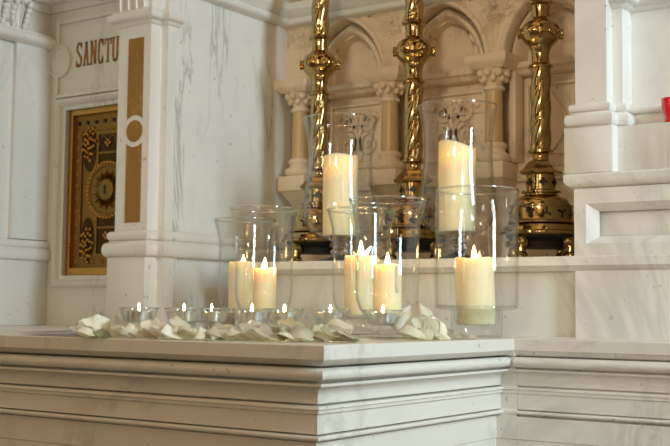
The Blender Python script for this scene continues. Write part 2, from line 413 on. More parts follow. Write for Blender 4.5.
for a in ((dx0+.045, dx0+.048, dz0+.05, dz1-.06), (dx1-.048, dx1-.045, dz0+.05, dz1-.06), (dx0+.045, dx1-.045, dz0+.048, dz0+.052), (dx0+.045, dx1-.045, dz1-.062, dz1-.058),
          (dx0+.018, dx1-.018, dz0+.025, dz0+.028), (cx-.039, cx-.036, dz0+.06, dz1-.075), (cx+.036, cx+.039, dz0+.06, dz1-.075), (cx-.04, cx+.04, cz+.1, cz+.106), (cx-.04, cx+.04, cz-.106, cz-.1)):
    box(bm, a[0], a[1], yd-.004, yd, a[2], a[3])
for s in (-1, 1):      # small arch heads at the top of the middle band
    pts = [(cx+s*.018+.015*math.cos(q), dz1-.11+.03*math.sin(q)) for q in [PI*i/10 for i in range(11)]]
    sweepxz(bm, pts, [(-.002, 0), (-.001, .004), (.001, .004), (.002, 0)], yd)
obj('fillet', bm, DOORB, dr)
studs = []
nx, nz = 8, 12
for i in range(nx):
    for zz in (dz0+.038, dz1-.038): studs.append((dx0+.031+i*(dx1-dx0-.062)/(nx-1), zz))
for j in range(1, nz-1):
    for xx in (dx0+.031, dx1-.031): studs.append((xx, dz0+.038+j*(dz1-dz0-.076)/(nz-1)))
st = None
for q, (xx, zz) in enumerate(studs):
    dark = q % 2
    bm = BM()
    if dark: disc_y(bm, xx, zz, [(.006, 0), (.0055, .003), (.003, .004)], yd, 10)
    else:
        for k in range(4): ball(bm, (xx+.005*math.cos(k*PI/2), yd, zz+.005*math.sin(k*PI/2)), .0034, seg=6)
    o = obj('stud', bm, BLACK if dark else DOORG, dr, 180); o['label'] = 'dark round stud' if dark else 'gilt quatrefoil stud'
bm = BM()    # medallion with rays
disc_y(bm, cx, cz, [(.072, 0), (.071, .004), (.066, .005), (.064, .002), (.03, .002), (.028, .007), (.014, .010), (.003, .011)], yd-.0015, 40)
for k in range(28):
    a = 2*PI*k/28; c, s = math.cos(a), math.sin(a)
    r1 = .06 if k % 2 else .05
    v = [bm.verts.new((cx+x*c-z*s, y, cz+x*s+z*c)) for x, z, y in ((.03, -.0028, yd-.003), (r1, 0, yd-.006), (.03, .0028, yd-.003), (.036, 0, yd-.011))]
    bm.faces.new((v[0], v[1], v[3])); bm.faces.new((v[1], v[2], v[3])); bm.faces.new((v[2], v[0], v[3]))
md = obj('medallion', bm, DOORB, dr)
bm = BM(); box(bm, cx-.0035, cx+.0035, yd-.0135, yd-.011, cz-.012, cz+.012); obj('keyhole', bm, BLACK, md)
rr_ = random.Random(3)
for s in (-1, 1):
    for zc in (cz-.15, cz+.1325):
        bm = BM(); c0 = Vector((cx+s*.075, yd-.003, zc))
        b0 = [c0]
        for k in range(26):
            a = k*2.4; q = (k/26)**.5
            ball(bm, (c0.x+.026*q*math.cos(a), yd-.002-.003*(1-q), c0.z+.052*q*math.sin(a)), rr_.uniform(.0048, .0062), seg=6)
        obj('rosette', bm, DOORG, dr, 180)['label'] = 'cluster of bright gilt beads'
for zc in (cz-.125, cz+.13):
    bm = BM()
    for k in range(4): ball(bm, (cx+.007*math.cos(k*PI/2), yd-.003, zc+.007*math.sin(k*PI/2)), .0055, seg=8)
    obj('quatrefoil', bm, DOORG, dr, 180)['label'] = 'bright gilt quatrefoil'
bm = BM()
for k in range(40):
    a = 2*PI*k/40; ball(bm, (cx+.076*math.cos(a), yd-.002, cz+.076*math.sin(a)), .0062, seg=6)
obj('bead_ring', bm, DOORG, dr, 180)['label'] = 'ring of gilt beads around the medallion'
# cornice above bay and left wall
zc = 1.913
CORN = [(0, zc-.028), (.008, zc-.028), (.010, zc-.018), (.018, zc-.008)] + arc(.022, zc+.004, .014, -70, 80, 6) + [(.030, zc+.020), (.036, zc+.03), (.036, zc+.05), (-.01, zc+.05), (-.01, zc-.028)]
bm = BM(); sweep(bm, [(XL, -.4), (XL, YS), (XP0-.004, YS)], CORN); struct('trim_1', bm, WHITE, 40)

# ------------------------------------------------------------------ far-left wall with its pilaster
bm = BM(); box(bm, XL-.3, XL, -.4, YS+.12, T, 2.25); struct('wall_left', bm, WHITE)
pl = thing('pilaster', 'pale marble wall pilaster with leafy capital at the far left, beside the brass door', 'pilaster')
yq = at(12, 150, 0, XL+.02).y
bm = BM(); box(bm, XL, XL+.014, yq+.01, YS-.0, LEDGE+.07, 1.80); obj('shaft', bm, WHITE, pl)
bm = BM(); box(bm, XL, XL+.002, .2, yq, LEDGE+.06, 1.80); obj('side_strip', bm, WHITE, pl)
bm = BM(); box(bm, XL, XL+.020, .2, YS-.0, T, LEDGE+.012, .003); obj('plinth', bm, WHITE, pl, 35)
def torus2(z0, h, out):     # two stacked rolls
    r1 = h*.30; r2 = h*.2
    return [(0, z0)] + arc(out*.6, z0+r1, out*.45, -90, 90, 7, r1) + [(out*.45, z0+2*r1+.001), (out*.45, z0+2*r1+h*.06)] + arc(out*.25, z0+2*r1+h*.06+r2, out*.4, -90, 90, 7, r2) + [(.001, z0+h), (-.006, z0+h), (-.006, z0)]
bm = BM(); sweep(bm, [(XL+.014, .2), (XL+.014, YS)], torus2(LEDGE+.012, .052, .019)); obj('base', bm, WHITE, pl, 40)
za = 1.80
bm = BM(); sweep(bm, [(XL+.014, .2), (XL+.014, YS-.004)], [(0, za-.022), (.005, za-.02)] + arc(.010, za-.004, .016, -80, 80, 7, .014) + [(.012, za+.015), (-.005, za+.02), (-.005, za-.022)]); obj('astragal', bm, WHITE, pl, 40)
def leaf(bm, base, out, side, h, w, lean):
    """upright acanthus tongue curling outwards at the tip"""
    out = Vector(out); side = Vector(side); b = Vector(base); rows = []
    n = 9
    for k in range(n+1):
        q = k/n
        wd = w*(.55+.45*math.sin(q*PI*.85))*(1 if q < .8 else 1-.55*(q-.8)/.2)
        o_ = lean*(.25*q+.75*q**4)
        z_ = h*(q if q < .82 else .82+.10*math.sin((q-.82)/.18*PI))
        row = []
        for u in (-1, -.55, -.12, 0, .12, .55, 1):
            dz = -.10*h*abs(u)*q
            row.append(bm.verts.new(b+side*(u*wd)+out*(o_+.006*(1-u*u)+(.004 if u == 0 else 0)-.004*(abs(u) == 1))+Vector((0, 0, z_+dz))))
        rows.append(row)
    for a, c in zip(rows, rows[1:]):
        for m in range(6): bm.faces.new((a[m], a[m+1], c[m+1], c[m]))
    tip = b+out*(lean*.95)+Vector((0, 0, h*.86))
    ball(bm, tip, w*.62, (1, 1, .8), 10)
def acanthus(bm, base, out, side, h, w, lean):
    leaf(bm, base, out, side, h, w*.8, lean)
    b = Vector(base); O = Vector(out); D = Vector(side)
    for k in range(5):
        q = .12+.19*k; wd = w*(.7+.5*math.sin(q*PI*.85)); o_ = lean*(.25*q+.75*q**4)+.004
        for sg in (-1, 1):
            ball(bm, b+D*(sg*wd)+O*o_+Vector((0, 0, h*q*.92)), w*.42, (1, 1, 1.25), 8)
    for sg in (-.5, .5): ball(bm, b+D*(sg*w)+O*lean+Vector((0, 0, h*.9)), w*.5, (1, 1, .8), 8)
bm = BM()
yA, yB2 = at(15, 20, 0, XL+.03).y, at(28, 20, 0, XL+.03).y
box(bm, XL, XL+.016, yA-.12, yB2-.01, za+.012, zc)
X0 = XL+.016; ym = (yA+yB2)/2
for yy in (ym, ym-.075): acanthus(bm, (X0, yy, za+.014), (1, 0, 0), (0, 1, 0), .088, .022, .026)
for yy in (ym-.037,): acanthus(bm, (X0, yy, za+.03), (1, 0, 0), (0, 1, 0), .082, .015, .034)
box(bm, XL, XL+.034, yA-.12, yB2, zc-.020, zc)
obj('capital', bm, WHITE, pl, 50)['label'] = 'carved leaf capital'

# ------------------------------------------------------------------ big inlaid pillar
p = thing('pillar', 'square marble pillar inlaid with ochre strips and a roundel, right of the brass door', 'pillar')
ys2 = at(160, 120, 0, XP1).y
ppath = [(XP0, YS+.01), (XP0, YP), (XP1, YP), (XP1, ys2), (XN, ys2), (XN, ys2+.04)]
ppath2 = [(XP0, YS+.01), (XP0, YP), (XP1, YP), (XP1, ys2), (XN, ys2), (XN, YB)]
zp0 = LEDGE+.012
bm = BM(); box(bm, XP0, XP1, YP, YB, LEDGE, 1.805); box(bm, XP1, XN, ys2, ys2+.03, T, 2.2); box(bm, XP1, XN+.008, ys2-.010, ys2+.03, T, zp0); obj('shaft', bm, WHITE, p)
bm = BM()
zp = LEDGE+.012
sweep(bm, ppath2, [(-.1, T), (.040, T), (.040, zp-.004), (.036, zp), (-.1, zp)]) if False else None
box(bm, XP0-.012, XP1+.010, YP-.014, YB, T, zp, .003); obj('plinth', bm, WHITE, p, 35)
bm = BM(); sweep(bm, ppath2[:5]+[(XN, ys2+.05)], torus2(zp, .062, .022)); obj('base', bm, WHITE, p, 40)
za = 1.793
bm = BM(); sweep(bm, ppath, [(0, za-.022), (.006, za-.018), (.009, za-.012)] + arc(.012, za+.001, .012, -80, 80, 7, .013) + [(.014, za+.018), (-.01, za+.018), (-.01, za-.022)]); obj('astragal', bm, WHITE, p, 40)
bm = BM()
sweep(bm, ppath[:3]+[(XP1, ys2+.02)], [(-.01, za+.018), (.004, za+.018), (.006, za+.05), (.014, za+.10), (.03, za+.15), (.036, za+.16), (.036, za+.2), (-.01, za+.2)])
for i in range(4): leaf(bm, (XP0+.014+i*.028, YP-.004, za+.019), (0, -1, 0), (1, 0, 0), .11, .014, .028)
for i in range(5): leaf(bm, (XP0+i*.028, YP-.004, za+.05), (0, -1, 0), (1, 0, 0), .11, .011, .036)
for i in range(2): leaf(bm, (XP1+.004, YP+.014+i*.028, za+.019), (1, 0, 0), (0, 1, 0), .11, .013, .028)
obj('capital', bm, WHITE, p, 60)['label'] = 'carved leaf capital'
xa, xb = -1.117, -1.0635; xc = (xa+xb)/2; zr = 1.499; rr = .028; gap = .041
def inlay(name, pts, lab):
    bm = BM(); prism(bm, pts, YP-.0012, YP+.002); obj(name, bm, OCHRE, p)['label'] = lab
hw = (xb-xa)/2; an = math.asin(hw/gap)
curve = [(xc+gap*math.sin(-an+2*an*i/12), gap*math.cos(-an+2*an*i/12)) for i in range(13)]
inlay('inlay', [(xa, 1.739)]+[(x, zr+z) for x, z in curve]+[(xb, 1.739)], 'ochre inlaid strip')
inlay('inlay', [(xb, 1.266)]+[(x, zr-z) for x, z in curve[::-1]]+[(xa, 1.266)], 'ochre inlaid strip')
inlay('inlay', [(xc+rr*math.cos(2*PI*i/32), zr+rr*math.sin(2*PI*i/32)) for i in range(32)], 'round ochre inlay')

# ------------------------------------------------------------------ niche: side wall, back wall, cornice
bm = BM(); box(bm, XN-.12, XN, ys2+.03, YB+.3, T, 2.25); struct('wall_niche', bm, WALLM)
bm = BM(); sweep(bm, [(XN, ys2+.05), (XN, YB)], torus2(zp, .062, .022)); struct('baseboard_niche', bm, WHITE, 40)
zn = 1.872
NC = [(0, zn-.006), (.012, zn-.004)] + arc(.016, zn+.008, .012, -80, 80, 6) + [(.022, zn+.022), (.03, zn+.036), (.034, zn+.04), (.034, zn+.06), (-.01, zn+.06), (-.01, zn-.006)]
bm = BM(); sweep(bm, [(XN, ys2+.07), (XN, YB+.0), (.06, YB+.0)], NC); struct('trim_2', bm, WHITE, 40)

r = thing('reredos', 'cream marble blind arcade with pointed arches behind the candlesticks', 'reredos')
XR = .04
bm = BM(); box(bm, XN-.01, XR+.1, YB+.075, YB+.2, LEDGE, 2.25); obj('back_panel', bm, NICHE, r)
zsp = 1.697      # arch springing (top of imposts)
cols = [-.962, -.660, -.346, -.034]
zt = zn
def pointed(xa, xb, zs, rise, n=14):
    w = xb-xa; xm = (xa+xb)/2
    R = ((w/2)**2+rise**2)/w
    left = []
    a1 = math.asin(min(1, rise/R))
    for i in range(n+1):
        a = a1*i/n; left.append((xa+R-R*math.cos(a), zs+R*math.sin(a)))
    right = [(xa+xb-x, z) for x, z in left[::-1]]
    return left+right[1:]
def cusped(xa, xb, zs, rise):
    pts = pointed(xa, xb, zs, rise, 24); out = []
    n = len(pts); xm = (xa+xb)/2; zc_ = zs+rise*.3
    for i, (x, z) in enumerate(pts):
        u = abs(i-(n-1)/2)/((n-1)/2)       # 0 apex .. 1 spring
        c = math.exp(-((u-.52)/.085)**2)*.19
        out.append((x+(xm-x)*c*1.25, z-(z-zc_)*c*.35))
    return out
archx = [(cols[i], cols[i+1]) for i in range(3)]
archx = [(cols[0]-(cols[1]-cols[0]), cols[0])]+archx
def plate(bm, curve, xa, xb, ztop, y0, y1, zs):
    """front wall with an arched opening between xa and xb"""
    pts = [(xa, zs)]+curve+[(xb, zs)] if abs(curve[0][0]-xa) > 1e-6 else curve
    A = [(max(xa, min(xb, x)), z) for x, z in pts]
    for (x0, z0), (x1, z1) in zip(A, A[1:]):
        if abs(x1-x0) > 1e-6:
            bm.faces.new([bm.verts.new(q) for q in ((x0, y0, z0), (x1, y0, z1), (x1, y0, ztop), (x0, y0, ztop))])
        bm.faces.new([bm.verts.new(q) for q in ((x0, y0, z0), (x1, y0, z1), (x1, y1, z1), (x0, y1, z0))])
bmP, bmC = BM(), BM()
rolls = []
for k, (xa, xb) in enumerate(archx):
    m = .026
    if k == 0:
        continue
    cv = pointed(xa+m, xb-m, zsp, .172)
    plate(bmP, cv, xa, xb, zt+.05, YB, YB+.05, zsp)
    ci = cusped(xa+m+.03, xb-m-.03, zsp, .130)
    plate(bmC, ci, xa+m, xb-m, zt, YB+.040, YB+.076, zsp)
    rolls.append((xa+m, xb-m))
box(bmP, XN-.005, cols[0], YB, YB+.05, zsp, zt+.05)
bmesh.ops.remove_doubles(bmP, verts=bmP.verts, dist=1e-5); bmesh.ops.remove_doubles(bmC, verts=bmC.verts, dist=1e-5)
obj('spandrel_wall', bmP, NICHE, r, 30); obj('cusped_arch', bmC, NICHE, r, 30)
for (xa, xb) in rolls:
    bm = BM(); cv = pointed(xa, xb, zsp, .172, 20)
    sweepxz(bm, cv, [(.004, -.03)]+[(-.006-.008*math.cos(q), .0+.010*math.sin(q)) for q in [PI*i/6 for i in range(7)]][::-1]+[(-.016, -.002), (-.020, .002), (-.026, .002), (-.030, -.004)], YB)
    obj('archivolt', bm, NICHE, r, 50)
    bm = BM(); cv = pointed(xa+.02, xb-.02, zsp, .146, 20)
    sweepxz(bm, cv, [(.010, -.04), (.008, -.018), (.002, -.012), (-.006, -.016), (-.008, -.04)], YB)
    obj('inner_archivolt', bm, NICHE, r, 50)
# carved spandrel leaves
def leaf_spray(bm, cx, cz, y, s):
    for a, l in ((0, 1), (.62, 1.0), (-.62, 1.0), (1.25, .95), (-1.25, .95), (PI, .6), (2.2, .5), (-2.2, .5)):
        dx_, dz_ = math.sin(a), -math.cos(a)
        for k in range(5):
            q = (k+.6)/5*l*s
            wv = math.sin((k+.8)/5.6*PI)
            rot = Matrix.Rotation(a, 4, 'Y')
            for sd in (-1, 1):
                ball(bm, (cx+dx_*q+sd*dz_*.10*s*wv, y-.002, cz+dz_*q-sd*dx_*.10*s*wv), .10*s*(.6+.6*wv), (1, .55, 1), 7)
    ball(bm, (cx, y-.006, cz), .14*s, (1, .8, 1), 8)
for xc_ in (cols[0], cols[1], cols[2], cols[3]):
    bm = BM(); leaf_spray(bm, xc_+.002, zt-.030, YB, .045); obj('leaf_carving', bm, NICHE, r, 180)
    bm = BM()
    R_ = .068
    tri = [(xc_-.075, zt-.008), (xc_+.075, zt-.008)] + [(xc_+.075-.070*math.sin(q)*1.0, zt-.008-.11*(1-math.cos(q))) for q in [PI/2*i/8 for i in range(1, 9)]] + [(xc_-.075+.070*math.sin(q), zt-.008-.11*(1-math.cos(q))) for q in [PI/2*i/8 for i in range(8, 0, -1)]]
    sweepxz(bm, tri[::-1], [(-.003, 0), (-.002, .003), (.002, .003), (.003, 0)], YB, True)
    obj('spandrel_border', bm, NICHE, r, 40)
# string course + imposts + columns
zi = 1.697
STR = [(0, zi-.03), (.006, zi-.026), (.010, zi-.018), (.020, zi-.014), (.022, zi-.010), (.022, zi), (-.05, zi), (-.05, zi-.03)]
zs_ = 1.689
bm = BM(); sweep(bm, [(XN-.005, YB+.045), (XR+.1, YB+.045)], [(o, z-.008) for o, z in STR]); obj('string_course', bm, NICHE, r, 35)
ZB = 1.430
for c in cols:
    yc = YB-.006
    col = obj('column', (lambda b: (lathe(b, [(.0235, ZB+.05), (.0228, 1.55), (.0215, 1.625)], 24, (c, yc, 0)), b)[1])(BM()), SHAFT, r, 60); col['label'] = 'tan marble colonnette'
    bm = BM()
    def capf(tt, z): return 1+(.10*math.cos(8*tt) if z > 1.638 else 0)*(z-1.63)/.03
    lathe(bm, [(.018, 1.612), (.026, 1.615), (.028, 1.620), (.026, 1.626), (.021, 1.629), (.022, 1.634), (.026, 1.642), (.032, 1.652), (.039, 1.660), (.042, 1.666), (.036, 1.670), (.01, 1.670)], 32, (c, yc, 0), capf)
    for k in range(8):
        a = 2*PI*(k+.0)/8
        ball(bm, (c+.036*math.cos(a), yc+.036*math.sin(a), 1.657), .0105, (1, 1, 1), 8)
        a += PI/8; ball(bm, (c+.030*math.cos(a), yc+.030*math.sin(a), 1.644), .0085, (1, 1, 1.2), 8)
    obj('capital', bm, NICHE, col, 60)
    bm = BM(); ap = [(c-.042, YB+.05), (c-.042, YB-.042), (c+.042, YB-.042), (c+.042, YB+.05)]
    sweep(bm, ap, [(0-.01, 1.668), (0, 1.668), (.004, 1.672), (.012, 1.680), (.016, 1.686), (.016, 1.700), (.013, 1.704), (-.0415, 1.704), (-.0415, 1.668)])
    obj('impost', bm, NICHE, col, 35)
    bm = BM()
    lathe(bm, [(.034, ZB-.002), (.041, ZB+.004), (.043, ZB+.012), (.040, ZB+.020), (.032, ZB+.023), (.028, ZB+.029), (.029, ZB+.034), (.033, ZB+.038), (.033, ZB+.045), (.028, ZB+.050), (.02, ZB+.051)], 28, (c, yc, 0))
    obj('base', bm, NICHE, col, 50)
    bm = BM(); box(bm, c-.046, c+.046, YB-.050, YB+.06, ZB-.045, ZB-.002, .003); tv = [bm.verts.new(v_) for v_ in ((c-.042, YB+.05, ZB-.045), (c+.042, YB+.05, ZB-.045), (c+.042, YB-.044, ZB-.045), (c-.042, YB-.044, ZB-.045), (c-.006, YB+.05, ZB-.125), (c+.006, YB+.05, ZB-.125), (c+.006, YB+.040, ZB-.125), (c-.006, YB+.040, ZB-.125))]; [bm.faces.new([tv[i_] for i_ in f_]) for f_ in ((0, 1, 2, 3), (7, 6, 5, 4), (0, 4, 5, 1), (1, 5, 6, 2), (2, 6, 7, 3), (3, 7, 4, 0))]
    obj('corbel', bm, NICHE, col, 35)
    bm = BM(); box(bm, c+.030, c+.048, YB+.02, YB+.07, ZB, 1.668, .003); box(bm, c-.048, c-.030, YB+.02, YB+.07, ZB, 1.668, .003); obj('pilaster_strip', bm, NICHE, col, 35)
bm = BM(); sweep(bm, [(XN-.005, YB+.05), (XR+.1, YB+.05)], [(0, ZB-.05), (.014, ZB-.046), (.018, ZB-.034), (.018, ZB-.024), (.010, ZB-.016), (.014, ZB-.008), (.014, ZB-.001), (-.03, ZB-.001), (-.03, ZB-.05)]); obj('base_course', bm, NICHE, r, 35)
bm = BM(); box(bm, XN-.005, XR+.1, YB+.048, YB+.08, LEDGE, ZB-.05); obj('dado', bm, NICHE, r)
def spiral(cx, cz, r0, turns, s, n=40):
    return [(cx+s*r0*(1-.85*i/n)*math.cos(PI/2+turns*2*PI*i/n), cz+r0*(1-.85*i/n)*math.sin(PI/2+turns*2*PI*i/n)) for i in range(n+1)]
for k in range(3):      # relief panels
    xa, xb = cols[k]+.055, cols[k+1]-.055; xm = (xa+xb)/2
    bm = BM()
    for a in ((xa, xb, 1.630, 1.638), (xa, xb, ZB+.022, ZB+.03), (xa, xa+.008, ZB+.03, 1.630), (xb-.008, xb, ZB+.03, 1.630)):
        box(bm, a[0], a[1], YB+.064, YB+.08, a[2], a[3], .002)
    pf = [(-.006, 0), (-.0045, .008), (.0045, .008), (.006, 0)]
    if k < 2:
        for s in (-1, 1):
            for zz, r_ in ((1.585, .030), (1.520, .032)):
                sweepxz(bm, spiral(xm+s*.034, zz, r_, 1.5, s), pf, YB+.074)
            sweepxz(bm, [(xm+s*.004, 1.47), (xm+s*.012, 1.50), (xm+s*.005, 1.55), (xm+s*.03, 1.61)], pf, YB+.074)
            for q in range(4):
                ball(bm, (xm+s*(.014+.018*q), YB+.072, 1.612-.004*q), .009, (1, .8, 1), 7)
        leaf_spray(bm, xm, 1.595, YB+.072, .028)
    else:
        lathe(bm, [(.016, 1.475), (.012, 1.49), (.012, 1.58), (.020, 1.60), (.020, 1.612)], 16, (xm+.03, YB+.074, 0))
        for s in (-1, 1):
            for a, b in (((xm+.03+s*.012, 1.53), (xm+.03+s*.065, 1.61)), ((xm+.03+s*.012, 1.53), (xm+.03+s*.065, 1.46))):
                sweepxz(bm, [a, b], pf, YB+.074)
    obj('relief_panel', bm, NICHE, r, 50)
bm = BM(); box(bm, XN-.2, .5, YB+.2, YB+.32, 0, 2.25); struct('wall_back', bm, NICHE)
bm = BM(); box(bm, XN, XG, YB+.05, YB+.19, T, LEDGE); struct('trim_3', bm, NICHE)

# ------------------------------------------------------------------ right-hand pier
q = thing('pier', 'tall white marble pier with recessed panel and roll mouldings at right', 'pier')
YR = .86
xs0, xs1 = at(575, 60, 1, YR).x, at(606, 20, 1, YR).x
y1 = at(612, 20, 0, xs1).y
xs2 = at(622, 20, 1, y1).x; y2 = at(631, 20, 0, xs2).y
zd = LEDGE; zcap0, zcap1 = 1.308, 1.338; zblk = 1.437
xd = .027
# die with recessed panel
zo1, zi1, zi0, zo0 = 1.276, 1.260, 1.208, 1.197
bm = BM()
xo, xi = at(585.9, 203.6, 1, YR).x, at(596.6, 210.8, 1, YR).x
plate_with_hole(bm, xd, 1.4, zd, zcap0, xo, 1.35, zo0-.004, zo1, YR, YR+.05)
o4 = ((xo, zo0-.004), (1.35, zo0-.004), (1.35, zo1), (xo, zo1)); i4 = ((xi, zi0), (1.33, zi0), (1.33, zi1), (xi, zi1))
for k in range(4):
    bm.faces.new([bm.verts.new(v) for v in ((o4[k][0], YR, o4[k][1]), (o4[(k+1) % 4][0], YR, o4[(k+1) % 4][1]), (i4[(k+1) % 4][0], YR+.016, i4[(k+1) % 4][1]), (i4[k][0], YR+.016, i4[k][1]))])
box(bm, xd, 1.4, YR+.05, 1.19, zd, zcap0)
obj('die', bm, PIER, q)
bm = BM(); box(bm, xi-.004, 1.34, YR+.024, YR+.055, zi0-.006, zi1+.004); obj('recessed_panel', bm, PIER, q)
bm = BM()
sweep(bm, [(xd-.019, 1.19), (xd-.019, YR-.012), (1.4, YR-.012)], [(-.3, zcap1), (-.003, zcap1), (0, zcap1-.003), (0, zcap0+.016), (-.004, zcap0+.008), (-.016, zcap0), (-.3, zcap0)])
box(bm, xd+.1, 1.4, 1.0, 1.19, zcap0+.002, zcap1-.002)
obj('cap_slab', bm, PIER, q, 35)
xb1 = .1155
bm = BM()
box(bm, xd-.019, xb1, YR-.010, 1.19, zcap1, zblk, .004); obj('block', bm, PIER, q, 35)
yb2 = at(617.5, 140, 0, xb1).y
bm = BM(); box(bm, xb1-.02, 1.4, yb2, 1.19, zcap1, zblk-.002, .003); obj('block', bm, PIER, q, 35)
spath = [(xs0, 1.19), (xs0, YR), (xs1, YR), (xs1, y1), (xs2, y1), (xs2, y2), (1.4, y2)]
bm = BM(); sweep(bm, spath, torus2(zblk-.001, .046, .017)); obj('base_moulding', bm, PIER, q, 40)
bm = BM(); box(bm, xs0, xs1, YR, 1.19, zblk, 2.3); obj('shaft', bm, PIER, q)
bm = BM(); box(bm, xs1-.01, xs2, y1, 1.19, zblk, 2.25); obj('side_strip', bm, PIER, q)
bm = BM(); box(bm, xs2-.01, 1.4, y2, 1.19, zblk, 2.25); obj('panel', bm, PIER, q)
zq = at(622, 6, 1, y1).z
bm = BM(); sweep(bm, [(xs1, y1+.001), (xs2, y1+.001), (xs2, y2), (1.4, y2)], [(0, zq-.004), (.008, zq), (.012, zq+.006)] + arc(.018, zq+.016, .010, -70, 80, 5) + [(.022, zq+.03), (.03, zq+.04), (.03, zq+.07), (-.005, zq+.07), (-.005, zq-.004)]); obj('cornice', bm, PIER, q, 40)
# red votive glass on the pier's block
yv = YR+.045; xv = at(672, 110, 1, yv).x
v = thing('votive_glass', 'red glass votive cup standing on the white pier, cut off at right', 'votive', (xv, yv, zblk-.002))
bm = BM(); lathe(bm, [(0, .001), (.013, 0), (.015, .003), (.0135, .012), (.018, .022), (.0205, .034), (.0215, .052), (.0195, .052), (.0185, .034), (.015, .022), (0, .018)], 28); obj('cup', bm, RED, v, 50)

# ------------------------------------------------------------------ brass altar candlesticks
def ngon_prof(n, ph=0):
    def f(tt, z):
        a = (tt-ph) % (2*PI/n) - PI/n
        return math.cos(PI/n)/math.cos(a)
    return f
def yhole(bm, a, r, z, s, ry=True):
    """flat black shape painting the shade in a Y-shaped (or trefoil) opening"""
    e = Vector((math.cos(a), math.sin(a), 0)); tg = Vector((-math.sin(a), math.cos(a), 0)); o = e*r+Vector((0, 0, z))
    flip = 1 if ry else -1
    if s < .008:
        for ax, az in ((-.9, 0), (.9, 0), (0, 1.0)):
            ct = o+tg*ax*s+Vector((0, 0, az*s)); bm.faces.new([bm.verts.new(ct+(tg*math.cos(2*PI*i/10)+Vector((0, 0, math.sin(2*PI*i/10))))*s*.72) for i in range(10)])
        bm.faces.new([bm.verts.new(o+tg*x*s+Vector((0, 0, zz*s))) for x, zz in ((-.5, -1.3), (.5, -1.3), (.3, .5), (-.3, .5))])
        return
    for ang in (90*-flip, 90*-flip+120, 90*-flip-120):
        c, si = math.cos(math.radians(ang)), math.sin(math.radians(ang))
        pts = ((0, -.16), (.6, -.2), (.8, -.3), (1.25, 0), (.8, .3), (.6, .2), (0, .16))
        bm.faces.new([bm.verts.new(o+tg*(u*c-w_*si)*s+Vector((0, 0, (u*si+w_*c)*s))) for u, w_ in pts])
